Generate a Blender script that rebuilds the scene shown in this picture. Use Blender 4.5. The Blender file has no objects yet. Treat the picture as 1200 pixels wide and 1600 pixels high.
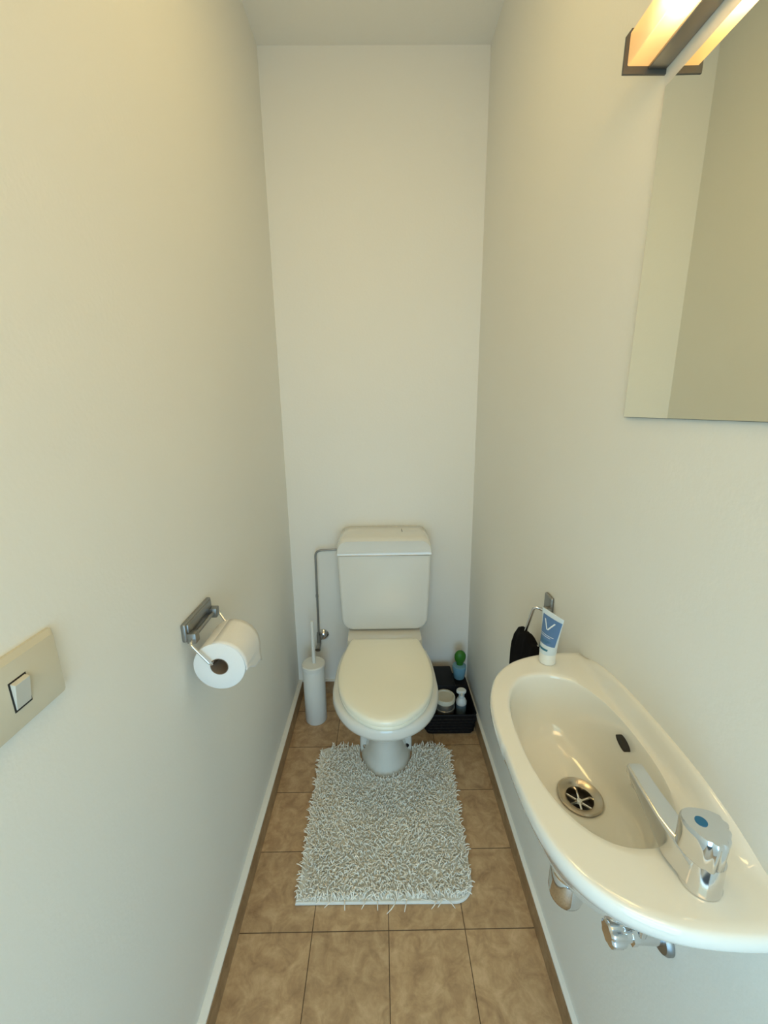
import bpy, bmesh, math, random
import numpy as np
from mathutils import Vector, Matrix
random.seed(4)
S = bpy.context.scene
COL = S.collection
PI = math.pi

# ------------------------------------------------------------------ camera
F_PX, PITCH, YAW, ROLL = 633.5, 0.2503, 0.0077, -0.0093
cam_d = bpy.data.cameras.new('camera'); cam = bpy.data.objects.new('camera', cam_d); COL.objects.link(cam)
cam_d.sensor_fit = 'HORIZONTAL'; cam_d.sensor_width = 36.0; cam_d.lens = 36.0*F_PX/1200.0
cam_d.clip_start = 0.01
fw = Vector((math.sin(YAW)*math.cos(PITCH), math.cos(YAW)*math.cos(PITCH), -math.sin(PITCH)))
ri = Vector((math.cos(YAW), -math.sin(YAW), 0)); up = ri.cross(fw)
r2 = math.cos(ROLL)*ri + math.sin(ROLL)*up; u2 = -math.sin(ROLL)*ri + math.cos(ROLL)*up
M = Matrix((r2, u2, -fw)).transposed().to_4x4(); M.translation = Vector((-.0082, 0, 1.3256))
cam.matrix_world = M
S.camera = cam

# ------------------------------------------------------------------ world, lights, exposure
S.view_settings.view_transform = 'Standard'; S.view_settings.look = 'None'
S.view_settings.gamma = 1.0; S.view_settings.use_curve_mapping = False
S.view_settings.exposure = 0.0
w = bpy.data.worlds.new('world'); S.world = w; w.use_nodes = True
w.node_tree.nodes['Background'].inputs[0].default_value = (0.63, 0.88, 1.0, 1)
w.node_tree.nodes['Background'].inputs[1].default_value = .097

def area(name, loc, rot, sx, sy, power, color):
    l = bpy.data.lights.new(name, 'AREA'); l.shape = 'RECTANGLE'; l.size = sx; l.size_y = sy
    l.energy = power; l.color = color
    o = bpy.data.objects.new(name, l); COL.objects.link(o); o.location = loc; o.rotation_euler = rot
    return o
# daylight falling in low through the open doorway behind the photographer, with an added warm fill above it
area('doorway_daylight', (-0.05, -0.95, 0.62), (PI/2-.38, 0, 0), 0.9, 1.1,  14.5, (.35, .65, .96))
area('doorway_skylight', (0.0, -0.85, 1.45), (PI/2-.55, 0, 0), 0.9, 1.1,  7.0, (.58, .97, .92))
area('high_warm_fill', (0.0, -0.80, 1.92), (math.radians(80), 0, 0), 0.65, 0.35,  5.6, (1.0, .50, .10))  # added fill to warm the upper walls, no known hall lamp
# added warm fill from above, out of frame; stands for no known lamp
area('overhead_warm_fill', (-.02, .70, 2.48), (0, 0, 0), .28, .28, 2.4, (1.0, .73, .28))

# ------------------------------------------------------------------ helpers
def mat(name, col, rough=.5, metal=0., bump=None, coat=0., spec=.5, trans=0., noise=None, sss=0.):
    m = bpy.data.materials.new(name); m.use_nodes = True
    nt = m.node_tree; b = nt.nodes['Principled BSDF']
    b.inputs['Base Color'].default_value = (*col, 1); b.inputs['Roughness'].default_value = rough
    b.inputs['Metallic'].default_value = metal; b.inputs['Coat Weight'].default_value = coat
    b.inputs['Coat Roughness'].default_value = .05
    b.inputs['Specular IOR Level'].default_value = spec; b.inputs['Transmission Weight'].default_value = trans
    if sss:
        b.inputs['Subsurface Weight'].default_value = sss; b.inputs['Subsurface Scale'].default_value = .005
    tc = nt.nodes.new('ShaderNodeTexCoord')
    if noise:   # (scale, amount) mild mottling
        n = nt.nodes.new('ShaderNodeTexNoise'); n.inputs['Scale'].default_value = noise[0]; n.inputs['Detail'].default_value = 4
        nt.links.new(tc.outputs['Object'], n.inputs['Vector'])
        r = nt.nodes.new('ShaderNodeValToRGB')
        r.color_ramp.elements[0].position = .3; r.color_ramp.elements[1].position = .7
        r.color_ramp.elements[0].color = (*[c*(1-noise[1]) for c in col], 1)
        r.color_ramp.elements[1].color = (*[min(1, c*(1+noise[1])) for c in col], 1)
        nt.links.new(n.outputs['Fac'], r.inputs[0]); nt.links.new(r.outputs[0], b.inputs['Base Color'])
    if bump:    # (scale, strength, distance)
        n = nt.nodes.new('ShaderNodeTexNoise'); n.inputs['Scale'].default_value = bump[0]; n.inputs['Detail'].default_value = 5
        nt.links.new(tc.outputs['Object'], n.inputs['Vector'])
        bp = nt.nodes.new('ShaderNodeBump'); bp.inputs['Strength'].default_value = bump[1]; bp.inputs['Distance'].default_value = bump[2]
        nt.links.new(n.outputs['Fac'], bp.inputs['Height']); nt.links.new(bp.outputs[0], b.inputs['Normal'])
    return m

def mesh_obj(name, verts, faces, m=None, parent=None, angle=35, loc=None, smooth=True):
    me = bpy.data.meshes.new(name); me.from_pydata([tuple(v) for v in verts], [], [tuple(f) for f in faces])
    bm = bmesh.new(); bm.from_mesh(me); bmesh.ops.recalc_face_normals(bm, faces=bm.faces[:]); bm.to_mesh(me); bm.free()
    if smooth:
        me.polygons.foreach_set('use_smooth', [True]*len(me.polygons)); me.set_sharp_from_angle(angle=math.radians(angle))
    o = bpy.data.objects.new(name, me); COL.objects.link(o)
    if m: me.materials.append(m)
    if parent is not None: o.parent = parent; o.matrix_parent_inverse = Matrix.Translation(parent.location).inverted()
    return o

class MB:
    """collects verts/faces into one mesh"""
    def __init__(s): s.v = []; s.f = []
    def add(s, v, f):
        n = len(s.v); s.v += [tuple(p) for p in v]; s.f += [tuple(i+n for i in q) for q in f]; return s
    def loft(s, rings, cap0=True, cap1=True, closed=True):
        n = len(rings[0]); v = [p for r in rings for p in r]; f = []
        for i in range(len(rings)-1):
            for j in range(n if closed else n-1):
                k = (j+1) % n; f.append((i*n+j, i*n+k, (i+1)*n+k, (i+1)*n+j))
        if cap0: f.append(tuple(range(n)))
        if cap1: f.append(tuple((len(rings)-1)*n+j for j in range(n)))
        return s.add(v, f)
    def box(s, lo, hi, bev=0.0, seg=3):
        bm = bmesh.new(); bmesh.ops.create_cube(bm, size=1)
        for v in bm.verts: v.co = Vector([lo[k]+(v.co[k]+.5)*(hi[k]-lo[k]) for k in range(3)])
        if bev: bmesh.ops.bevel(bm, geom=bm.edges[:], offset=bev, segments=seg, profile=.5, affect='EDGES')
        bm.verts.index_update()
        s.add([v.co[:] for v in bm.verts], [[v.index for v in f.verts] for f in bm.faces]); bm.free(); return s
    def tube(s, pts, r, n=14, cap=True):
        pts = [Vector(p) for p in pts]; rs = r if isinstance(r, (list, tuple)) else [r]*len(pts)
        rings = []; t = (pts[1]-pts[0]).normalized(); a = t.orthogonal().normalized()
        for i, p in enumerate(pts):
            if i == 0: t = pts[1]-pts[0]
            elif i == len(pts)-1: t = pts[-1]-pts[-2]
            else: t = (pts[i+1]-p).normalized()+(p-pts[i-1]).normalized()
            t.normalize(); a = (a-t*a.dot(t)).normalized(); b = t.cross(a)
            rings.append([p+rs[i]*(math.cos(2*PI*k/n)*a+math.sin(2*PI*k/n)*b) for k in range(n)])
        return s.loft(rings, cap, cap)
    def lathe(s, prof, c=(0, 0, 0), axis='Z', n=40, cap=True):
        rings = []
        for r, h in prof:
            ring = []
            for k in range(n):
                x, y = r*math.cos(2*PI*k/n), r*math.sin(2*PI*k/n)
                p = {'Z': (x, y, h), 'X': (h, x, y), 'Y': (x, h, y)}[axis]
                ring.append((c[0]+p[0], c[1]+p[1], c[2]+p[2]))
            rings.append(ring)
        return s.loft(rings, cap, cap)
    def out(s, name, m=None, parent=None, angle=35, smooth=True): return mesh_obj(name, s.v, s.f, m, parent, angle, smooth=smooth)

def round_path(pts, r=.01, n=6):
    pts = [Vector(p) for p in pts]; out = [pts[0]]
    for i in range(1, len(pts)-1):
        a = (pts[i-1]-pts[i]); b = (pts[i+1]-pts[i]); q = min(r, a.length*.45, b.length*.45)
        p0 = pts[i]+a.normalized()*q; p2 = pts[i]+b.normalized()*q
        for k in range(n+1):
            t = k/n; out.append((1-t)**2*p0+2*t*(1-t)*pts[i]+t*t*p2)
    out.append(pts[-1]); return out

def tag(o, label, cat, group=None):
    o['label'] = label; o['category'] = cat
    if group: o['group'] = group
    return o
def thing(name, loc, label, cat, group=None):
    o = bpy.data.objects.new(name, None); COL.objects.link(o); o.location = loc; o.empty_display_size = .05
    return tag(o, label, cat, group)
def struct(o): o['kind'] = 'structure'; return o
def subsurf(o, lv=1):
    md = o.modifiers.new('subdivision', 'SUBSURF'); md.levels = lv; md.render_levels = lv; return o

# ------------------------------------------------------------------ materials
WALL = mat('white_plaster', (.86, .85, .79), .75, bump=(140, .22, .0015), noise=(1.5, .012))
CEIL = mat('ceiling_paint', (.88, .86, .79), .85, bump=(90, .3, .002))
PORC = mat('porcelain', (.78, .77, .71), .12, coat=.6)
SINKM = mat('washbasin_porcelain', (.79, .79, .74), .10, coat=.6)
CREAM = mat('cream_seat_plastic', (.95, .92, .76), .22, coat=.3)
CHROME = mat('chrome', (.72, .72, .72), .10, 1.0)
DULLCH = mat('worn_chrome', (.34, .34, .33), .40, 1.0)
STEEL = mat('brushed_steel', (.40, .37, .33), .38, 1.0, bump=(400, .1, .0005))
DARK = mat('dark_void', (.015, .013, .012), .6)
BLACK = mat('black_plastic', (.007, .007, .008), .5, spec=.2)
BLACKF = mat('black_terry_cloth', (.008, .008, .010), .95, bump=(700, 1., .003), spec=.1)
PLAST = mat('white_plastic', (.78, .79, .75), .35)
PAPER = mat('toilet_paper', (.80, .80, .78), .95, bump=(260, .35, .001), spec=.1)
CARD = mat('cardboard_core', (.26, .20, .15), .9)
PILE = mat('white_cotton_pile', (.96, .93, .84), .95, spec=.1, noise=(8, .03))
HEM = mat('white_cotton_hem', (.80, .81, .77), .9, bump=(600, .4, .001), spec=.1)
BEIGE = mat('beige_switch_plastic', (.60, .57, .46), .4)
GREY = mat('grey_rocker_plastic', (.60, .60, .55), .4)
CAULK = mat('white_painted_edge', (.86, .85, .80), .6)
CAPM = mat('grey_end_cap_metal', (.13, .13, .125), .5, .6)
BLUE = mat('blue_dot_enamel', (.01, .13, .30), .3)

def tile_material(name, dx=0.0, dy=.7574, base=1.0, mortar=True):
    m = bpy.data.materials.new(name); m.use_nodes = True; nt = m.node_tree; b = nt.nodes['Principled BSDF']
    L = nt.links.new; N = nt.nodes.new
    tc = N('ShaderNodeTexCoord'); mp = N('ShaderNodeMapping'); mp.inputs['Location'].default_value = (4-dx, 4-dy, 0)
    L(tc.outputs['Object'], mp.inputs['Vector'])
    n1 = N('ShaderNodeTexNoise'); n1.inputs['Scale'].default_value = 22; n1.inputs['Detail'].default_value = 6; n1.inputs['Roughness'].default_value = .65; n1.inputs['Distortion'].default_value = .6
    n2 = N('ShaderNodeTexNoise'); n2.inputs['Scale'].default_value = 110; n2.inputs['Detail'].default_value = 4
    n3 = N('ShaderNodeTexNoise'); n3.inputs['Scale'].default_value = 4.5; n3.inputs['Detail'].default_value = 2
    for n in (n1, n2, n3): L(tc.outputs['Object'], n.inputs['Vector'])
    r = N('ShaderNodeValToRGB'); e = r.color_ramp.elements
    e[0].position = .30; e[0].color = (.330*base, .198*base, .102*base, 1)
    e[1].position = .72; e[1].color = (.68*base, .475*base, .275*base, 1)
    x = r.color_ramp.elements.new(.5); x.color = (.50*base, .325*base, .172*base, 1)
    mx = N('ShaderNodeMix'); mx.data_type = 'FLOAT'; mx.inputs[0].default_value = .14
    L(n1.outputs['Fac'], mx.inputs[2]); L(n2.outputs['Fac'], mx.inputs[3]); L(mx.outputs[0], r.inputs[0])
    m3 = N('ShaderNodeMix'); m3.data_type = 'RGBA'; m3.blend_type = 'MULTIPLY'; m3.inputs[0].default_value = .35
    L(r.outputs[0], m3.inputs[6]); L(n3.outputs['Color'], m3.inputs[7])
    colout = r.outputs[0]
    bp = N('ShaderNodeBump'); bp.inputs['Strength'].default_value = .5; bp.inputs['Distance'].default_value = .0015
    if mortar:
        br = N('ShaderNodeTexBrick'); br.offset = 0; br.squash = 1
        br.inputs['Scale'].default_value = 1; br.inputs['Brick Width'].default_value = .2; br.inputs['Row Height'].default_value = .2
        br.inputs['Mortar Size'].default_value = .0013; br.inputs['Mortar Smooth'].default_value = .35; br.inputs['Bias'].default_value = 0
        br.inputs['Color1'].default_value = (.92, .92, .92, 1); br.inputs['Color2'].default_value = (1.08, 1.06, 1.04, 1); br.inputs['Mortar'].default_value = (.22, .19, .17, 1)
        L(mp.outputs[0], br.inputs['Vector'])
        mm = N('ShaderNodeMix'); mm.data_type = 'RGBA'; mm.blend_type = 'MULTIPLY'; mm.inputs[0].default_value = 1
        L(colout, mm.inputs[6]); L(br.outputs['Color'], mm.inputs[7]); colout = mm.outputs[2]
        inv = N('ShaderNodeMath'); inv.operation = 'MULTIPLY_ADD'; inv.inputs[1].default_value = -1.2
        L(br.outputs['Fac'], inv.inputs[0]); L(n1.outputs['Fac'], inv.inputs[2]); L(inv.outputs[0], bp.inputs['Height'])
    else: L(n1.outputs['Fac'], bp.inputs['Height'])
    L(colout, b.inputs['Base Color']); L(bp.outputs[0], b.inputs['Normal'])
    b.inputs['Roughness'].default_value = .42
    return m
TILE = tile_material('brown_stone_tile'); SKIRT = tile_material('brown_tile_skirting', base=.7, mortar=False)

# ------------------------------------------------------------------ room shell
D, H, Y0 = 1.6886, 2.4943, -.60
XLb, XLt, XRb, XRt = -.4096, -.4024, .3948, .3750
def xl(z): return XLb+(XLt-XLb)*z/H
def xr(z): return XRb+(XRt-XRb)*z/H
def prism(name, quad_a, quad_b, m):
    mb = MB(); mb.loft([quad_a, quad_b]); return struct(mb.out(name, m, smooth=False))
prism('wall_left', [(XLb, Y0, 0), (XLb-.08, Y0, 0), (XLb-.08, Y0, H), (XLt, Y0, H)], [(XLb, D, 0), (XLb-.08, D, 0), (XLb-.08, D, H), (XLt, D, H)], WALL)
prism('wall_right', [(XRb, Y0, 0), (XRb+.08, Y0, 0), (XRb+.08, Y0, H), (XRt, Y0, H)], [(XRb, D, 0), (XRb+.08, D, 0), (XRb+.08, D, H), (XRt, D, H)], WALL)
struct(MB().box((XLb-.08, D, 0), (XRb+.08, D+.08, H)).out('wall_back', WALL, smooth=False))
struct(MB().box((XLb-.08, Y0-.08, H), (XRb+.08, D+.08, H+.08)).out('ceiling', CEIL, smooth=False))
struct(MB().box((XLb-.08, Y0-.08, -.08), (XRb+.08, D+.08, 0)).out('floor', TILE, smooth=False))
fr = MB(); fr.box((XLb-.08, Y0-.08, 0), (-.36, Y0, H)); fr.box((.36, Y0-.08, 0), (XRb+.08, Y0, H)); fr.box((-.36, Y0-.08, 2.05), (.36, Y0, H))
struct(fr.out('wall_front', WALL, smooth=False))
# tiled skirting with a white painted top edge
A, B, HS = -.390, .3818, .064
struct(MB().box((XLb, Y0, 0), (A, D, HS), .001, 1).out('baseboard_left', SKIRT))
struct(MB().box((B, Y0, 0), (XRb, D, HS), .001, 1).out('baseboard_right', SKIRT))
struct(MB().box((A, D-.012, 0), (B, D, HS), .001, 1).out('baseboard_back', SKIRT))
def capstrip(name, lo, hi): struct(MB().box(lo, hi, .0015, 2).out(name, CAULK))
capstrip('trim_1', (XLb, Y0, HS), (A-.001, D, HS+.006))
capstrip('trim_2', (B+.001, Y0, HS), (XRb, D, HS+.006))
capstrip('trim_3', (A-.001, D-.011, HS), (B+.001, D, HS+.006))

# ------------------------------------------------------------------ toilet
toilet = thing('toilet', (0, 1.35, 0), 'white ceramic toilet with closed cream lid and cistern against the back wall', 'toilet')
def sgn(x): return -1 if x < 0 else 1
def egg(cx, yc, z, a, bf, bb, nf=2.0, nb=2.6, n=72):
    r = []
    for k in range(n):
        t = 2*PI*k/n; c, s_ = math.cos(t), math.sin(t); e = nf if s_ < 0 else nb
        r.append((cx+a*sgn(c)*abs(c)**(2/e), yc+(bf if s_ < 0 else bb)*sgn(s_)*abs(s_)**(2/e), z))
    return r
CX = .001
bowl = MB()
secs = [(.000, 1.335, .098, .130, .26, 2.0, 6), (.010, 1.335, .096, .129, .26, 2.0, 6), (.030, 1.33, .084, .122, .27, 2.0, 6), (.07, 1.33, .073, .120, .27, 2.0, 5),
        (.12, 1.325, .068, .118, .28, 2.1, 4), (.17, 1.315, .068, .112, .28, 2.1, 4), (.205, 1.30, .082, .120, .28, 2.1, 4),
        (.24, 1.27, .100, .136, .30, 2.1, 3.5), (.275, 1.245, .122, .150, .30, 2.1, 3.3), (.305, 1.225, .143, .166, .30, 2.05, 3.2),
        (.335, 1.21, .160, .180, .30, 2.0, 3.2), (.356, 1.205, .170, .192, .30, 2.0, 3.2), (.364, 1.205, .178, .204, .30, 2.0, 3.2),
        (.375, 1.205, .181, .207, .30, 2.0, 3.2), (.392, 1.205, .1805, .2065, .30, 2.0, 3.2), (.402, 1.205, .177, .203, .297, 2.0, 3.2), (.405, 1.205, .170, .196, .29, 2.0, 3.2)]
bowl.loft([egg(CX, s[1], s[0], s[2], s[3], s[4], s[5], s[6]) for s in secs])
# shelf under the cistern, and the rear foot with its bolt flanges
def rrect(cx, cy, z, hx, hy, rad, n=6):
    r = []
    for (sx, sy, a0) in ((1, 1, 0), (-1, 1, 90), (-1, -1, 180), (1, -1, 270)):
        for k in range(n+1):
            t = math.radians(a0+90*k/n); r.append((cx+sx*(hx-rad)+rad*math.cos(t), cy+sy*(hy-rad)+rad*math.sin(t), z))
    return r
bowl.loft([rrect(CX, 1.555, z, hx, .110, .02) for z, hx in ((.30, .12), (.34, .145), (.36, .152), (.415, .152), (.421, .149))])
bowl.loft([rrect(CX, 1.48, z, hx, .155, .014) for z, hx in ((0, .103), (.05, .103), (.08, .101), (.16, .092), (.30, .10))])
bo = bowl.out('toilet_bowl', PORC, toilet, 50)
# cistern
def frontal(y, hb, ht, z0, z1, rb, rt, cx=.003, n=8):
    """cross section in the x-z plane: tapered, rounded corners"""
    pts = []
    for (cxx, cz, a0, r) in ((ht-rt, z1-rt, 0, rt), (-(ht-rt), z1-rt, 90, rt), (-(hb-rb), z0+rb, 180, rb), (hb-rb, z0+rb, 270, rb)):
        for k in range(n+1):
            t = math.radians(a0+90*k/n); pts.append((cx+cxx+r*math.cos(t), y, cz+r*math.sin(t)))
    return pts
def cist_ring(y, ins): return frontal(y, .180-ins, .189-ins, .427+ins, .757, .050-ins*.5, .004)
ft = MB(); Yf = D-.170
ft.loft([cist_ring(Yf, .012), cist_ring(Yf+.002, .006), cist_ring(Yf+.007, .002), cist_ring(Yf+.016, 0), cist_ring(D-.006, 0)])
ft.out('cistern', PORC, toilet, 40)
def lid_ring(y, ins, drop=0): return frontal(y, .191-ins, .1885-ins, .760+ins*.6, .834-drop, .006, .042)
lid = MB(); Yl = D-.176
lid.loft([lid_ring(Yl+.001, .006, .017), lid_ring(Yl, .003, .0145), lid_ring(Yl+.004, .001, .011), lid_ring(Yl+.012, 0, .006), lid_ring(Yl+.025, 0, .003), lid_ring(Yl+.06, 0, 0), lid_ring(D-.012, 0, 0), lid_ring(D-.004, .004, .003)])
lo_ = lid.out('cistern_lid', PORC, toilet, 40)
sl = MB().box((.0765, 1.590, .8335), (.0785, 1.632, .8352)).out('flush_slot', DARK, lo_); sl['label'] = 'thin dark slot in the lid'
# seat ring and lid
def smooth_pts(p, n):
    q = [Vector((-p[1].x, p[1].y))]+p+[p[-1]*2-p[-2]]; out = []
    for i in range(1, len(q)-2):
        for k in range(n):
            t = k/n; a, b, c, d = q[i-1], q[i], q[i+1], q[i+2]
            out.append(.5*((2*b)+(c-a)*t+(2*a-5*b+4*c-d)*t*t+(3*b-a-3*c+d)*t**3))
    return out+[p[-1]]
def seatring(z, ins): 
    pts = []
    half = [(.992, .0), (.996, .030), (1.010, .060), (1.034, .090), (1.065, .118), (1.105, .140), (1.15, .155), (1.20, .163), (1.25, .1645), (1.30, .161), (1.35, .153), (1.40, .143), (1.425, .137), (1.437, .131), (1.442, .12)]
    p = smooth_pts([Vector((h, y)) for y, h in half], 4); full = p+[Vector((-q.x, q.y)) for q in reversed(p[1:])]
    c = Vector((0, 1.22)); out = []
    for i, q in enumerate(full):
        a = full[i-1]; b = full[(i+1) % len(full)]; t = (b-a).normalized(); nrm = Vector((t.y, -t.x))
        if nrm.dot(q-c) < 0: nrm = -nrm
        qq = q-nrm*ins; out.append((CX+qq.x, qq.y, z))
    return out
sr = MB(); sr.loft([seatring(.405, .004), seatring(.408, .0015), seatring(.418, .0015), seatring(.4205, .004)]); sr.out('seat_ring', CREAM, toilet, 50)
sd = MB(); sd.loft([seatring(.4215, .003), seatring(.424, 0), seatring(.432, 0), seatring(.438, .003), seatring(.4410, .009)]+[[(CX+(p[0]-CX)*k, 1.22+(p[1]-1.22)*k, z) for p in seatring(.44, .009)] for k, z in ((.92, .4425), (.75, .4435), (.5, .444), (.2, .4443), (.02, .4444))]); sd.out('seat_lid', CREAM, toilet, 50)
for sx in (-1, 1): MB().tube([(CX+sx*.055, 1.447, .422), (CX+sx*.105, 1.447, .422)], .009, 16).out('hinge', CREAM, toilet)
for sx, mm in ((-1, CHROME), (1, BLACK)):
    b = MB(); b.lathe([(.008, 1.332), (.008, 1.337), (.0001, 1.338)][::-1] if 0 else [(.0085, 0), (.0085, -.004), (.006, -.008), (.001, -.010)], (CX+sx*.083, 1.3265, .034), 'Y', 16)
    o = b.out('fixing_bolt', mm, toilet); o['label'] = 'chrome bolt cap' if sx < 0 else 'dark open bolt hole'

# ------------------------------------------------------------------ cistern water pipe and valve
wp = thing('water_supply_pipe', (-.294, D, .31), 'thin bent chrome supply pipe with wall valve left of the cistern', 'pipe')
pz = MB(); pz.tube(round_path([(-.296, 1.645, .335), (-.292, 1.645, .738), (-.188, 1.645, .742)], .028, 8), .0048, 12)
pz.tube([(-.2945, 1.645, .520), (-.2945, 1.645, .532)], .006, 12)
pz.tube([(-.200, 1.645, .7415), (-.188, 1.645, .742)], .008, 6)
pz.out('pipe', DULLCH, wp)
v = MB(); v.lathe([(.027, D-.002), (.027, D-.006), (.018, D-.018), (.010, D-.022)], (-.283, 0, .312), 'Y', 28); v.out('wall_rose', CHROME, wp)
v = MB(); v.tube([(-.283, D-.02, .312), (-.2955, 1.645, .312)], .010, 16); v.tube([(-.296, 1.645, .290), (-.296, 1.645, .335)], [.010, .010], 16); v.tube([(-.296, 1.645, .330), (-.296, 1.645, .345)], .0095, 6)
v.out('valve_body', DULLCH, wp)
v = MB(); v.tube([(-.296, 1.645, .292), (-.299, 1.625, .280), (-.299, 1.615, .275)], [.009, .011, .012], 12); v.out('valve_knob', DULLCH, wp)

# ------------------------------------------------------------------ toilet brush
tb = thing('toilet_brush', (-.303, 1.515, 0), 'white plastic toilet brush in tall round holder left of the toilet', 'toilet brush')
c = (-.303, 1.515, 0)
MB().lathe([(.044, 0), (.0465, .004), (.0465, .256), (.0455, .258)], c).out('holder', PLAST, tb)
MB().lathe([(.0475, .259), (.0495, .261), (.0495, .276), (.046, .280), (.012, .2815)], c).out('lid', PLAST, tb)
MB().lathe([(.0075, .280), (.0072, .47), (.0055, .476), (.001, .477)], (-.3, 1.515, 0), n=20).out('handle', PLAST, tb)

# ------------------------------------------------------------------ bath mat
RX0, RX1, RY0, RY1 = -.254, .236, .816, 1.345
def in_mat(x, y, m=0):
    t = (y-RY0)/(RY1-RY0); x0 = RX0-.004*t; x1 = RX1+.014*t
    if not (x0+m < x < x1-m and RY0+m < y < RY1-m): return False
    rc = .05
    if x > x1-rc and y < RY0+rc and math.hypot(x-(x1-rc), y-(RY0+rc)) > rc-m: return False
    for (qx, qy) in ((x0+.03, RY1-.03), (x1-.03, RY1-.03)):
        if abs(x-CX) > abs(qx-CX) and y > qy and math.hypot(x-qx, y-qy) > .03-m: return False
    # toilet foot cut-out
    if y > 1.335: return abs(x-CX) > .104+m*.3
    return math.hypot((x-CX)/.104, (y-1.335)/.136) > 1+m*2 or y < 1.19
mt = MB(); t0 = [(RX0, RY0), (RX1-.05, RY0)]
outl = [(RX0, RY0)]+[(RX1-.05+.05*math.sin(a), RY0+.05-.05*math.cos(a)) for a in [k*PI/16 for k in range(9)]]
outl += [(RX1+.014, RY1-.03), (RX1+.005, RY1-.009), (RX1-.016, RY1)]
outl += [(CX+.104, RY1)]+[(CX+.104*math.cos(a), 1.335-.134*math.sin(a)) for a in [k*PI/16 for k in range(17)]]+[(CX-.104, RY1)]
outl += [(RX0+.026, RY1), (RX0+.005, RY1-.009), (RX0-.004, RY1-.03)]
bm = bmesh.new()
vs = [bm.verts.new((x, y, .001)) for x, y in outl]; f = bm.faces.new(vs)
ex = bmesh.ops.extrude_face_region(bm, geom=[f]); bmesh.ops.translate(bm, vec=(0, 0, .007), verts=[q for q in ex['geom'] if isinstance(q, bmesh.types.BMVert)])
bmesh.ops.recalc_face_normals(bm, faces=bm.faces[:])
me = bpy.data.meshes.new('bath_mat'); bm.to_mesh(me); bm.free(); me.materials.append(HEM)
matobj = bpy.data.objects.new('bath_mat', me); COL.objects.link(matobj)
tag(matobj, 'white shaggy bath mat with cut-out fitted round the toilet foot', 'bath mat')
hem = MB(); hem.tube([(x, y, .0055) for x, y in [(RX0+.001, RY0+.05), (RX0+.001, RY0+.002)]+[p for p in outl[1:10]]+[(RX1+.005, RY0+.2)]], .0050, 8)
hem.out('hem', HEM, matobj)
# the pile: thick cotton strands
rnd = random.Random(7); V = []; FF = []
sp = .0070; y = RY0+.006
def strand(x, y, L, az, lean, r, z0=.006, curl=None):
    p = Vector((x, y, z0)); el = math.radians(90-lean*.35); seg = 4; pts = [p.copy()]
    for k in range(seg):
        el2 = math.radians(90)-math.radians(lean)*(k+1)/seg*1.25; az2 = az+(curl or 0)*k
        p = p+Vector((math.cos(az2)*math.cos(el2), math.sin(az2)*math.cos(el2), math.sin(el2)))*L/seg
        if p.z < .004: p.z = .004
        pts.append(p.copy())
    n0 = len(V); n = 5
    t = (pts[1]-pts[0]).normalized(); a = t.orthogonal().normalized()
    for i, q in enumerate(pts):
        if i: t = (pts[i]-pts[i-1]).normalized()
        a = (a-t*a.dot(t)).normalized(); b = t.cross(a); rr = r*(1.0 if i < seg else .55)
        for k in range(n): V.append(q+rr*(math.cos(2*PI*k/n)*a+math.sin(2*PI*k/n)*b))
    for i in range(seg):
        for k in range(n): FF.append((n0+i*n+k, n0+i*n+(k+1) % n, n0+(i+1)*n+(k+1) % n, n0+(i+1)*n+k))
    FF.append(tuple(n0+seg*n+k for k in range(n)))
row = 0
while y < RY1:
    x = RX0-.01+(row % 2)*sp/2
    while x < RX1+.02:
        px, py = x+rnd.uniform(-.003, .003), y+rnd.uniform(-.003, .003)
        if in_mat(px, py, .003):
            az = -PI/2+rnd.gauss(0, 1.15)+.8*math.sin(px*17+2*math.sin(py*13))
            lean = abs(rnd.gauss(50, 20))
            ex_ = 0
            if px < RX0+.012: az = PI+rnd.gauss(0, .6); lean = rnd.uniform(50, 88)
            if px > RX1-.004: az = rnd.gauss(0, .6); lean = rnd.uniform(50, 88)
            if py > RY1-.012: az = PI/2+rnd.gauss(0, .6); lean = rnd.uniform(35, 70)
            if math.hypot(px-CX, min(0, py-1.315)) < .14 and py > 1.17:   # kept off the toilet foot
                dv = Vector((px-CX, min(-.001, py-1.315))); az = math.atan2(dv.y, dv.x)+rnd.gauss(0, .7); lean = rnd.uniform(0, 30)
            if py < RY0+.014 and rnd.random() < .8: az = PI/2+rnd.gauss(0, 1.0); lean = rnd.uniform(20, 80)
            if py > RY1-.045 and (px < RX0+.03 or px > RX1-.016): az = (3*PI/4 if px < 0 else PI/4)+rnd.gauss(0, .5); lean = rnd.uniform(40, 80)
            strand(px, py, rnd.uniform(.017, .029), az, lean, rnd.uniform(.0015, .0020), curl=rnd.gauss(0, .25))
        x += sp
    y += sp*.88; row += 1
for px, L in ((-.15, .025), (-.12, .018), (-.03, .02), (.02, .05), (.055, .03), (.09, .026), (.11, .024), (.135, .03), (.15, .022), (.16, .028), (-.06, .02)):
    strand(px, RY0+.004, L+.014, -PI/2+rnd.gauss(0, .4), 95, .0014, .007, curl=rnd.gauss(0, .3))
me = bpy.data.meshes.new('pile'); me.from_pydata([tuple(p) for p in V], [], FF); me.materials.append(PILE)
me.polygons.foreach_set('use_smooth', [True]*len(me.polygons))
po = bpy.data.objects.new('pile', me); COL.objects.link(po); po.parent = matobj; po['kind'] = 'stuff'

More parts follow.
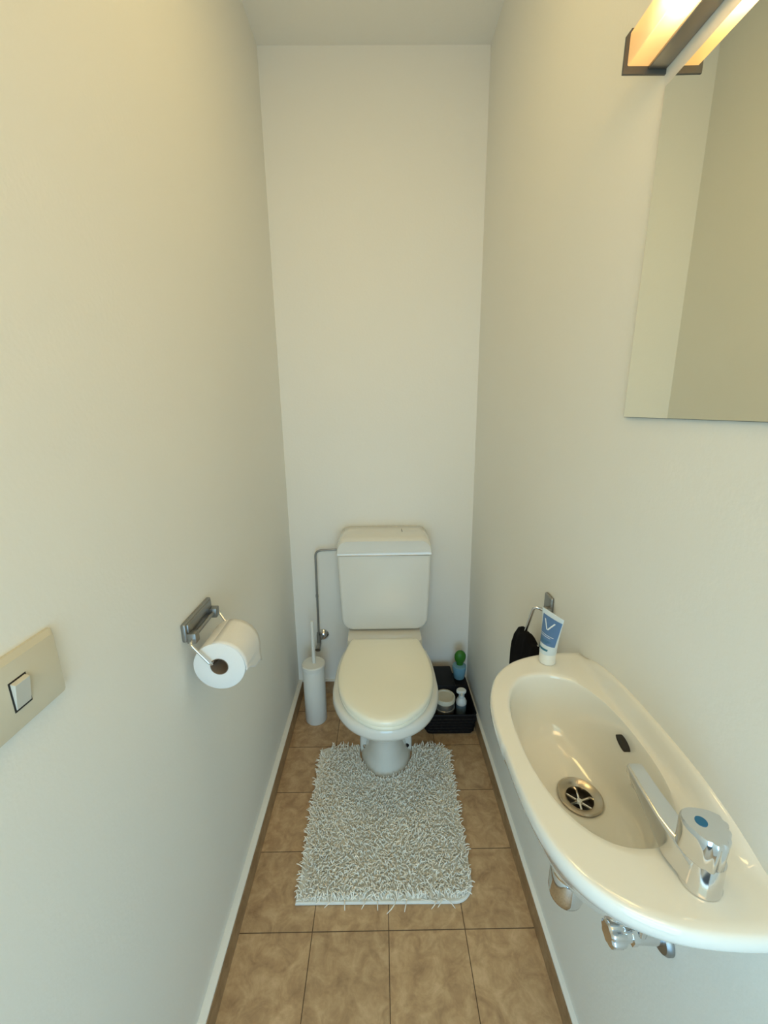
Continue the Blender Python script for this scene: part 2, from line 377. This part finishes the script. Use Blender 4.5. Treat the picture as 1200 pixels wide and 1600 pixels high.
# ------------------------------------------------------------------ black basket and its contents
bk = thing('storage_basket', (.27, 1.53, 0), 'black storage basket on the floor right of the toilet', 'basket')
bx = MB(); cxb, cyb = .270, 1.525
outer = [rrect(cxb, cyb, z, hx, hy, .018) for z, hx, hy in ((0, .094, .108), (.004, .098, .112), (.050, .1015, .119), (.096, .1055, .124), (.103, .108, .1265), (.106, .107, .1255), (.106, .1035, .122))]
inner = [rrect(cxb, cyb, z, hx, hy, .016) for z, hx, hy in ((.100, .1015, .120), (.05, .0975, .115), (.008, .093, .107))]
bx.loft(outer+inner); bx.out('basket_body', BLACK, bk)
wv = MB()
for z in (.018, .034, .050, .066, .082):
    hx = .0985+.0075*z/.1; hy = .112+.013*z/.1
    ring = [Vector(p) for p in rrect(cxb, cyb, z, hx, hy, .018)]
    pts = []
    for i in range(len(ring)):
        a, b = ring[i], ring[(i+1) % len(ring)]; n = max(1, int((b-a).length/.006))
        for k in range(n): pts.append(a.lerp(b, k/n))
    ctr = Vector((cxb, cyb, z)); pp = [p+(p-ctr).normalized()*.0012*math.sin(i*PI/2+z*200) for i, p in enumerate(pts)]
    wv.tube(pp+[pp[0]], .0045, 6, False)
wv.out('woven_strands', BLACK, bk)
tp = tag(MB().box((.185, 1.50, .012), (.304, 1.636, .172), .006).out('toiletry_case', BLACK), 'tall matt black case standing at the back of the basket', 'case')
lc = tag(MB().box((.308, 1.545, .012), (.368, 1.636, .134), .006).out('toiletry_box', BLACK), 'low black box in the basket corner below the small blue pot', 'box')
bp_ = thing('small_pot', (.340, 1.60, .135), 'small light blue pot with rounded green top in the basket corner', 'pot')
MB().lathe([(.020, .1345), (.024, .138), (.026, .152), (.031, .188), (.030, .198), (.020, .203)], (.338, 1.600, 0)).out('pot', mat('light_blue_plastic', (.16, .34, .44), .3), bp_)
g = MB(); g.lathe([(.014, .202), (.016, .214), (.022, .224), (.0255, .238), (.025, .252), (.019, .264), (.010, .271), (.001, .273)], (.340, 1.60, 0))
g.v = [(x, 1.60+(y_-1.60)*.7, z) for x, y_, z in g.v]
g.out('green_top', mat('green_plastic', (.03, .17, .012), .45), bp_)
tn = thing('round_tin', (.247, 1.458, .01), 'beige round container with metal rim, in the basket beside the toilet bowl', 'container')
TIN = mat('metallic_tin', (.42, .38, .32), .3, .8); BG = mat('beige_lid_plastic', (.62, .58, .46), .35)
MB().lathe([(.036, .0095), (.038, .012), (.038, .095), (.0415, .098), (.0425, .102), (.0415, .106), (.040, .107), (.040, .132)], (.252, 1.4575, 0)).out('tin_body', TIN, tn)
t2 = MB(); t2.lathe([(.0405, .133), (.0425, .135), (.0425, .151), (.041, .1535), (.036, .1535), (.034, .148), (.001, .146)], (.252, 1.4575, 0)); t2.out('lid', BG, tn)
pb = thing('pump_bottle', (.325, 1.49, .01), 'white pump bottle with blue body standing in the black basket', 'bottle')
MB().lathe([(.020, .0095), (.022, .013), (.022, .095), (.019, .106), (.012, .112)], (.328, 1.485, 0)).out('bottle_body', mat('pale_blue_plastic', (.16, .24, .32), .25), pb)
MB().lathe([(.0225, .094), (.0225, .106), (.016, .120), (.012, .124), (.012, .136), (.009, .138), (.009, .150)], (.328, 1.485, 0)).out('collar', PLAST, pb)
ph = MB(); ph.loft([[(.328+a*math.cos(t)*.021-.003, 1.480+a*math.sin(t)*.016, z) for t in [2*PI*k/28 for k in range(28)]] for z, a in ((.150, .8), (.153, 1), (.161, 1), (.165, .8))])
ph.tube([(.326, 1.475, .157), (.320, 1.448, .152)], .006, 12); ph.out('pump_head', PLAST, pb)

# ------------------------------------------------------------------ washbasin
XW = xr(.85)
wb = thing('washbasin', (XW, .485, .80), 'small oval white washbasin mounted on the right wall', 'washbasin')
VC = .485
def polar(inside, th, c=(.10, 0.0)):
    """distance from the centre c in (u,v) to the outline; u is the distance from the wall"""
    lo, hi = 0., .6; d = (math.cos(th), math.sin(th))
    for _ in range(36):
        m_ = (lo+hi)/2
        if inside(c[0]+d[0]*m_, c[1]+d[1]*m_): lo = m_
        else: hi = m_
    return (c[0]+d[0]*lo, c[1]+d[1]*lo)
def in_out(u, v):
    if u < 0: return False
    n, ru, rv = (2.75, .2230, .2310) if v > 0 else (3.4, .2215, .2265)
    return (abs(u)/ru)**n+(abs(v)/rv)**n < 1
def in_in(u, v):
    du = (u-.106); a = .090 if du > 0 else .084
    vv = v-.008; b = .153
    return (abs(du)/a)**2.35+(abs(vv)/b)**2.35 < 1
NS = 144
ths = [2*PI*k/NS for k in range(NS)]
Oo = [polar(in_out, t) for t in ths]; Ii = [polar(in_in, t, (.106, .008)) for t in ths]
DR = (.084, .026)      # drain centre (u,v)
def back_rise(u, v):
    """raised ledge against the wall"""
    k = max(0., 1-max(0, u-.004)/.013); k = k*k*(3-2*k)
    return .032*k*max(0., 1-(abs(v-.015)/.195)**3)
def w3(u, v, z): return (XW-u, VC+v, z)
ZT = .850
rings = []
def ring_off(base, sc, c, z, rise=False):
    r = []
    for (u, v) in base:
        uu, vv = c[0]+(u-c[0])*sc, c[1]+(v-c[1])*sc
        if u < .0005: uu = 0.0
        r.append(w3(uu, vv, z+(back_rise(uu, vv) if rise else 0)))
    return r
C0 = (.10, 0.0)
for sc, z in ((.18, .688), (.32, .692), (.50, .708), (.65, .732), (.77, .762), (.86, .790), (.93, .810), (.975, .8235), (1.0, .8345), (.999, .842), (.991, .8475), (.975, .850)):
    rings.append(ring_off(Oo, sc, C0, z, z > .82))
for t in (.12, .25, .38, .5, .62, .75, .88):
    rings.append([w3(o[0]*.975*(1-t)+i[0]*t+C0[0]*.025*(1-t) if o[0] > .0005 else i[0]*t, (o[1]*.975+C0[1]*.025)*(1-t)+i[1]*t, ZT+back_rise((o[0]*(1-t)+i[0]*t), (o[1]*(1-t)+i[1]*t))) for o, i in zip(Oo, Ii)])
dirs = []
for i in Ii:
    L_ = math.hypot(i[0]-DR[0], i[1]-DR[1]); dirs.append(((i[0]-DR[0])/L_, (i[1]-DR[1])/L_))
def bowlring(s, z):
    """s=1 at the inner rim; blends into a circle round the drain as s falls"""
    w_ = (s-.30)/.70
    return [w3(DR[0]+(i[0]-DR[0])*w_+d[0]*.040*(1-w_), DR[1]+(i[1]-DR[1])*w_+d[1]*.040*(1-w_), z) for i, d in zip(Ii, dirs)]
for s, z in ((1.0, .8495), (.988, .8475), (.978, .843), (.968, .836), (.952, .822), (.93, .803), (.90, .783), (.85, .764), (.77, .748), (.66, .737), (.50, .7290), (.36, .7245), (.30, .7230)):
    rings.append(bowlring(s, z))
for rr, z in ((.036, .7218), (.0335, .7213), (.026, .7195), (.020, .715), (.020, .700)):
    rings.append([w3(DR[0]+rr*d[0], DR[1]+rr*d[1], z) for d in dirs])
bs = MB(); bs.loft(rings, True, True); bso = bs.out('basin', SINKM, wb, 60)
dr = MB(); dc = (XW-DR[0], VC+DR[1], 0)
dr.lathe([(.0335, .7220), (.0342, .7245), (.0320, .7260), (.0240, .7235), (.0205, .7205), (.0195, .7120), (.0190, .706)], dc, n=48, cap=False); dro = dr.out('drain', mat('drain_steel', (.50, .45, .38), .25, 1.0), wb)
st = MB()
for k in range(6):
    a = k*PI/3+.3; st.tube([(dc[0]+.003*math.cos(a), dc[1]+.003*math.sin(a), .7125), (dc[0]+.0195*math.cos(a), dc[1]+.0195*math.sin(a), .7125)], .0021, 8)
st.lathe([(.0055, .709), (.006, .713), (.004, .7155), (.001, .716)], dc, n=20); st.out('strainer', CHROME, dro)
MB().lathe([(.0192, .7060), (.0192, .7050)], dc).out('drain_hole', DARK, dro)
# overflow slot in the rear bowl wall
ov = MB(); oc = Vector(w3(.0275, .028, .823))
ov.loft([[(oc.x+dx, oc.y+.0130*s_*math.cos(t), oc.z+.0055*s_*math.sin(t)+.003*s_*math.cos(t)) for t in [2*PI*k/28 for k in range(28)]] for dx, s_ in ((-.0035, .95), (-.0045, 1.0), (.012, 1.0))])
ovo = ov.out('overflow_hole', DARK, wb); ovo['label'] = 'black oval overflow hole'

# ------------------------------------------------------------------ tap
tap = thing('basin_tap', (.315, .312, .851), 'chrome basin tap with blue-dotted knob on near end of washbasin', 'tap')
sp_ = MB()
def taprect(y, xa, xb, za, zb, r=.003):
    r = min(r, (zb-za)*.45); pts = []
    for (x, z, a0) in ((xb-r, zb-r, 0), (xa+r, zb-r, 90), (xa+r, za+r, 180), (xb-r, za+r, 270)):
        for k in range(5):
            t = math.radians(a0+90*k/4); pts.append((x+r*math.cos(t), y, z+r*math.sin(t)))
    return pts
sp_.loft([taprect(.302, .296, .330, .8515, .886, .008), taprect(.318, .2935, .330, .8515, .889, .006), taprect(.330, .2915, .323, .853, .890, .004), taprect(.345, .290, .315, .862, .8915), taprect(.370, .2895, .3115, .877, .8955), taprect(.392, .2895, .310, .886, .899), taprect(.402, .290, .3095, .888, .900), taprect(.4045, .292, .3075, .8905, .8985)])
sp_.lathe([(.0075, .878), (.008, .880), (.008, .890)], (.2995, .392, 0), n=20)
sp_.out('spout', CHROME, tap, 40)
bd = MB(); bd.loft([[(.3155+a*.0185*math.cos(t), .3075+a*.0175*math.sin(t), z) for t in [2*PI*k/40 for k in range(40)]] for z, a in ((.8505, 1.04), (.853, 1.06), (.857, 1.0), (.886, .95))]); bd.out('tap_body', CHROME, tap)
kn = MB()
def knob(z, a):
    pts = []
    for k in range(72):
        t = 2*PI*k/72; r = .0205+.0018*math.cos(3*(t-.35))+(.0012*math.cos(t*14) if math.sin(t-.2) < .35 and math.cos(t) > -.55 else 0)
        pts.append((.3135+a*r*1.02*math.cos(t), .3115+a*r*math.sin(t), z))
    return pts
kn.loft([knob(.8845, .90), knob(.887, .97), knob(.915, 1.0), knob(.9185, .98), knob(.9205, .93), knob(.9212, .7)]); kno = kn.out('knob', CHROME, tap, 40)
MB().lathe([(.0055, .9208), (.0055, .9217), (.001, .9219)], (.3095, .314, 0), n=28).out('blue_dot', BLUE, kno)

# ------------------------------------------------------------------ trap and stop valve under the basin
tr = thing('bottle_trap', (.302, .511, .502), 'chrome bottle trap hanging under the middle of the washbasin', 'trap')
MB().lathe([(.006, .502), (.018, .505), (.026, .513), (.0285, .525), (.0285, .563), (.027, .566)], (.302, .511, 0)).out('cup', CHROME, tr)
MB().lathe([(.0265, .564), (.0265, .570), (.0225, .573), (.0225, .603), (.026, .606), (.026, .622), (.018, .625), (.018, .700)], (.302, .511, 0)).out('trap_body', CHROME, tr)
MB().tube([(.300, .511, .590), (xr(.57)-.001, .511, .590)], .014, 20).out('outlet_pipe', CHROME, tr)
av = thing('angle_valve', (xr(.59), .406, .59), 'chrome angle stop valve on the wall below the near end of the washbasin', 'valve')
kb = MB(); rg = []
for x, a in ((.305, .80), (.307, .95), (.309, 1.), (.323, 1.), (.328, .80)):
    rg.append([(x, .406+a*(.0165+.0009*math.cos(t*8))*math.cos(t), .602+a*(.0165+.0009*math.cos(t*8))*math.sin(t)) for t in [2*PI*k/64 for k in range(64)]])
kb.loft(rg); kb.out('valve_knob', CHROME, av)
vb = MB(); vb.tube([(.328, .406, .600), (.340, .406, .600)], .010, 18); vb.tube([(.338, .406, .599), (.345, .406, .599)], .0135, 6); vb.tube([(.344, .406, .598), (.380, .406, .594)], .0105, 18)
vb.tube([(.352, .406, .598), (.352, .406, .632)], .009, 16); vb.tube([(.352, .406, .628), (.352, .406, .645)], .0115, 6); vb.out('valve_body', CHROME, av)
MB().lathe([(.018, -.010), (.0205, -.006), (.0205, -.0005)], (xr(.59), .406, .592), 'X', 32).out('wall_rose', DULLCH, av)
MB().tube(round_path([(.352, .406, .640), (.352, .406, .70), (.318, .330, .76), (.316, .312, .80)], .03, 6), .005, 10).out('supply_hose', DULLCH, av)

# ------------------------------------------------------------------ lotion tube
lt = thing('lotion_tube', (.308, .683, .852), 'blue and white lotion tube standing on its cap on the far washbasin rim', 'tube')
LC = Vector((.3085, .683, 0))
MB().lathe([(.0145, .8505), (.0155, .852), (.0150, .8705), (.0140, .872)], (LC.x, LC.y, 0), n=36).out('cap', PLAST, lt)
wd = Vector((.018, -.050, 0)); wd.normalize(); nd = Vector((-wd.y, wd.x, 0))
if nd.y > 0: nd = -nd          # label side looks towards the basin front
def tubept(t, ang):
    """t 0 at the cap, 1 at the crimp"""
    hw = .0150+(.0275-.0150)*t; th = .0150*(1-t)**.8+.0008
    ctr = LC+Vector((-.003, -.011, 0))*t; z = .872+(.958-.872)*t
    return Vector((ctr.x, ctr.y, z))+wd*hw*math.cos(ang)+nd*th*math.sin(ang)
tl = MB(); tl.loft([[tubept(t, 2*PI*k/48) for k in range(48)] for t in (0, .1, .2, .35, .5, .65, .8, .9, .94, 1.0)])
tlo = tl.out('tube_body', mat('pale_tube_plastic', (.66, .74, .78), .3), lt)
def patch(name, t0, t1, a0, a1, m, off=.0004, n=14, k=6):
    """a strip lying on the tube skin; a in -1..1 across the label side"""
    v_, f_ = [], []
    for i in range(k+1):
        for j in range(n+1):
            t = t0+(t1-t0)*i/k; a = a0+(a1-a0)*j/n; ang = PI/2-a*PI/2
            p = tubept(t, ang); nrm = (nd*math.sin(ang)+wd*math.cos(ang)*.35).normalized(); v_.append(p+nrm*off)
    for i in range(k):
        for j in range(n): q = i*(n+1)+j; f_.append((q, q+1, q+n+2, q+n+1))
    return mesh_obj(name, v_, f_, m, tlo)
LB = mat('label_blue', (.10, .20, .38), .35); TEAL = mat('label_teal', (.02, .16, .24), .35); WH = mat('label_white', (.80, .84, .86), .4); LG = mat('label_grey_blue', (.30, .42, .50), .4)
patch('blue_label', .24, .90, -.55, .86, LB, .0003)
patch('teal_band', .10, .15, -.72, .42, TEAL, .0005)
for t0, aa, bb, m_ in ((.47, -.50, .55, WH), (.43, -.50, .35, WH), (.345, -.5, .45, TEAL), (.315, -.5, .40, TEAL), (.285, -.5, .2, TEAL)):
    patch('text_line', t0, t0+.011, aa, bb, m_, .0006)
# the large V mark, two slanted strokes
vm = MB()
for (a_top, a_bot) in ((-.30, -.02), (.34, .02)):
    for_, v_ = [], []
    for i in range(9):
        s_ = i/8; t = .82-(.82-.60)*s_; a = a_top+(a_bot-a_top)*s_
        for da in (-.045, .045):
            ang = PI/2-(a+da)*PI/2; p = tubept(t, ang); nrm = (nd*math.sin(ang)+wd*math.cos(ang)*.35).normalized(); v_.append(p+nrm*.0008)
    for i in range(8): for_.append((2*i, 2*i+1, 2*i+3, 2*i+2))
    vm.add(v_, for_)
vm.out('letter_mark', WH, tlo)

# ------------------------------------------------------------------ towel ring and towel
rgx = .340
trg = thing('towel_ring', (xr(.87), .86, .87), 'chrome towel ring on the right wall beyond the washbasin', 'towel ring')
mtp = MB(); mtp.box((xr(.87)-.009, .846, .850), (xr(.89), .884, .900), .004, 3); mtp.out('wall_mount', DULLCH, trg)
am = MB(); am.box((xr(.87)-.022, .838, .858), (xr(.87)-.006, .856, .878), .003, 2); am.out('arm', DULLCH, trg)
rr_ = MB(); rr_.tube(round_path([(xr(.87)-.016, .844, .868), (rgx+.004, .850, .880), (rgx-.002, .878, .795), (rgx+.008, .808, .792), (rgx+.014, .806, .868), (xr(.87)-.016, .840, .866)], .012, 6), .0036, 12); rr_.out('ring', CHROME, trg)
tw = MB(); tr_ = []
for z, hw, th in ((.8025, .032, .006), (.800, .043, .011), (.792, .052, .015), (.772, .066, .017), (.748, .077, .018), (.72, .084, .018), (.62, .080, .018), (.56, .080, .017), (.555, .078, .015)):
    ring = []
    for k in range(60):
        t = 2*PI*k/60; c_, s_ = math.cos(t), math.sin(t)
        yy = .852+hw*sgn(c_)*abs(c_)**.7; wob = 1+.22*math.sin(yy*160+z*8)*(1 if s_ < 0 else .6)
        xx = rgx-.003+th*sgn(s_)*abs(s_)**.6*wob
        ring.append((min(xx, XW-.006), yy, z+(.004*math.sin(yy*120) if z > .79 else 0)))
    tr_.append(ring)
tw.loft(tr_); tag(tw.out('hand_towel', BLACKF), 'black hand towel hanging from the ring behind the washbasin', 'towel')

# ------------------------------------------------------------------ toilet roll and holder
RC = (-.339, 0, .822)
hd = thing('toilet_roll_holder', (xl(.9), .78, .895), 'grey metal toilet roll holder on the left wall', 'toilet roll holder')
xp = xl(.89)
pl = MB(); pl.box((xp, .722, .876), (xp+.010, .848, .915), .003, 3); pl.box((xp+.008, .728, .893), (xp+.013, .842, .912), .002, 2); pl.out('back_plate', DULLCH, hd)
for ya in (.733, .838):
    MB().box((xp+.008, ya-.009, .872), (xp+.027, ya+.009, .894), .002, 2).out('bracket', DULLCH, hd)
MB().tube([(xp+.018, .725, .883), (xp+.018, .846, .883)], .0045, 14).out('pivot_rod', DULLCH, hd)
wr = MB(); wr.tube(round_path([(xp+.019, .738, .883), (xp+.020, .712, .880), (RC[0]-.010, .709, .834), (RC[0]-.008, .727, .832), (RC[0]-.008, .812, .832), (RC[0]-.010, .833, .834), (xp+.020, .852, .880), (xp+.019, .834, .883)], .008, 5), .0030, 12)
wr.out('wire_arm', CHROME, hd)
roll = thing('toilet_roll', (RC[0], .77, RC[2]), 'white toilet paper roll hanging in the holder on the left wall', 'toilet roll')
yf, yb = .720, .820
rb = MB(); prof = [(.0185, yf+.001), (.050, yf), (.0518, yf+.0012), (.0522, yf+.004), (.0522, yb-.004), (.0515, yb), (.0185, yb)]
rb.lathe(prof, RC, 'Y', 64, cap=False); n = 64; k0 = 0; k1 = len(prof)-1
rb.f += [(k0*n+j, k0*n+(j+1) % n, k1*n+(j+1) % n, k1*n+j) for j in range(n)]
rb.out('paper', PAPER, roll, 40)
MB().lathe([(.0183, yf+.0005), (.0183, yb-.0005), (.0172, yb-.0005), (.0172, yf+.0005), (.0183, yf+.0005)], RC, 'Y', 40, cap=False).out('core', CARD, roll)
sv, sf = [], []
for i in range(16):
    if i < 8: a = math.radians(100-100*i/7); q_ = .0522+.0012*i/7; x_, z_ = RC[0]+q_*math.cos(a), RC[2]+q_*math.sin(a)
    else: x_, z_ = RC[0]+.0534+.0006*math.sin(i), None
    for j in range(9):
        s_ = j/8; y_ = yf+.001+(yb-yf-.002)*s_
        zz = z_ if z_ is not None else RC[2]-(i-7)/8*(.010+.045*s_-.004*math.sin(s_*9))
        sv.append((x_, y_, zz))
for i in range(15):
    for j in range(8): q = i*9+j; sf.append((q, q+1, q+10, q+9))
sh = mesh_obj('loose_sheet', sv, sf, PAPER, roll); md = sh.modifiers.new('thickness', 'SOLIDIFY'); md.thickness = .0007; md.offset = 1

# ------------------------------------------------------------------ light switch
xs = xl(1.03)
sw = thing('light_switch', (xs, .378, 1.035), 'beige rectangular light switch plate on the left wall', 'light switch')
pm = MB()
def yz(x, y0, y1, z0, z1, r):
    pts = []
    for (y_, z_, a0) in ((y1-r, z1-r, 0), (y0+r, z1-r, 90), (y0+r, z0+r, 180), (y1-r, z0+r, 270)):
        for k in range(5):
            t = math.radians(a0+90*k/4); pts.append((x, y_+r*math.cos(t), z_+r*math.sin(t)))
    return pts
pm.loft([yz(xs, .319, .437, .992, 1.078, .003), yz(xs+.004, .319, .437, .992, 1.078, .003), yz(xs+.009, .323, .433, .995, 1.072, .004)]); pm.out('plate', BEIGE, sw)
MB().box((xs+.0085, .367, 1.016), (xs+.0095, .3885, 1.0515)).out('recess', DARK, sw)
rk = MB(); rk.loft([[(xs+.0095, .3685, 1.0185), (xs+.0095, .3870, 1.0185), (xs+.0105, .3870, 1.0185), (xs+.0105, .3685, 1.0185)], [(xs+.0095, .3685, 1.050), (xs+.0095, .3870, 1.050), (xs+.0150, .3870, 1.048), (xs+.0150, .3685, 1.048)]])
rko = rk.out('rocker', GREY, sw); bv = rko.modifiers.new('bevel', 'BEVEL'); bv.width = .0012; bv.segments = 3

# ------------------------------------------------------------------ mirror
MY0, MY1, MZ0, MZ1 = .255, .659, 1.3085, 1.737
def xm(z, o): return xr(z)-o
def mirror_box(o0, o1, ins=0): 
    return [[(xm(MZ0+ins, o), MY0+ins, MZ0+ins), (xm(MZ0+ins, o), MY1-ins, MZ0+ins), (xm(MZ1-ins, o), MY1-ins, MZ1-ins), (xm(MZ1-ins, o), MY0+ins, MZ1-ins)] for o in (o0, o1)]
mr = thing('wall_mirror', (xm(1.5, 0), .457, MZ0), 'frameless rectangular mirror on the right wall under the lamp', 'mirror')
MB().loft(mirror_box(.0005, .0042)).out('mirror_backing', mat('mirror_edge', (.10, .12, .08), .4), mr, smooth=False)
MB().loft(mirror_box(.0043, .0050, .0006)).out('mirror_glass', mat('mirror_silver', (.955, .955, .85), .015, 1.0), mr, smooth=False)

# ------------------------------------------------------------------ wall lamp above the mirror
LY0, LY1 = .245, .672
lm = thing('wall_lamp', (xr(1.78), .46, 1.757), 'lit linear wall lamp with frosted glass and metal frame above the mirror', 'wall lamp')
xe = xr(1.78)
hs_ = MB(); hs_.box((.3555, LY0, 1.762), (xe, LY1-.003, 1.801), .001, 1); hs_.out('housing', STEEL, lm)
for y0, y1 in ((LY1-.003, LY1), (LY0, LY0+.003)):
    MB().loft([[(.3225, y, 1.757), (xe+.0005, y, 1.757), (xe+.0005, y, 1.806), (.3285, y, 1.806), (.3225, y, 1.798)] for y in (y0, y1)]).out('end_cap', CAPM, lm, smooth=False)
GL = bpy.data.materials.new('frosted_lamp_glass'); GL.use_nodes = True; nt = GL.node_tree; nt.nodes.clear()
o_ = nt.nodes.new('ShaderNodeOutputMaterial'); tl_ = nt.nodes.new('ShaderNodeBsdfTranslucent'); tl_.inputs[0].default_value = (.97, .80, .50, 1)
ts = nt.nodes.new('ShaderNodeBsdfTransparent'); ts.inputs[0].default_value = (1., .93, .75, 1)
mx = nt.nodes.new('ShaderNodeMixShader'); mx.inputs[0].default_value = .14
em = nt.nodes.new('ShaderNodeEmission'); em.inputs[0].default_value = (1., .62, .28, 1); em.inputs[1].default_value = .35
ad = nt.nodes.new('ShaderNodeAddShader')
nt.links.new(tl_.outputs[0], mx.inputs[1]); nt.links.new(ts.outputs[0], mx.inputs[2]); nt.links.new(mx.outputs[0], ad.inputs[0]); nt.links.new(em.outputs[0], ad.inputs[1]); nt.links.new(ad.outputs[0], o_.inputs[0])
gb = MB()
sec = [(.3555, 1.7655), (.3285, 1.7655), (.3275, 1.7665), (.3275, 1.8005), (.3285, 1.8015), (.3555, 1.8015)]
gb.loft([[(x, y, z) for x, z in sec] for y in (LY0+.0032, LY1-.0032)], True, True); gb.out('glass_diffuser', GL, lm, smooth=False)
EMT = bpy.data.materials.new('lamp_tube_glow'); EMT.use_nodes = True; b = EMT.node_tree.nodes['Principled BSDF']
b.inputs['Emission Color'].default_value = (1., .81, .57, 1); b.inputs['Emission Strength'].default_value = 19.5
MB().tube([(.343, LY0+.03, 1.784), (.343, LY1-.075, 1.784)], .0075, 16).out('light_tube', EMT, lm)
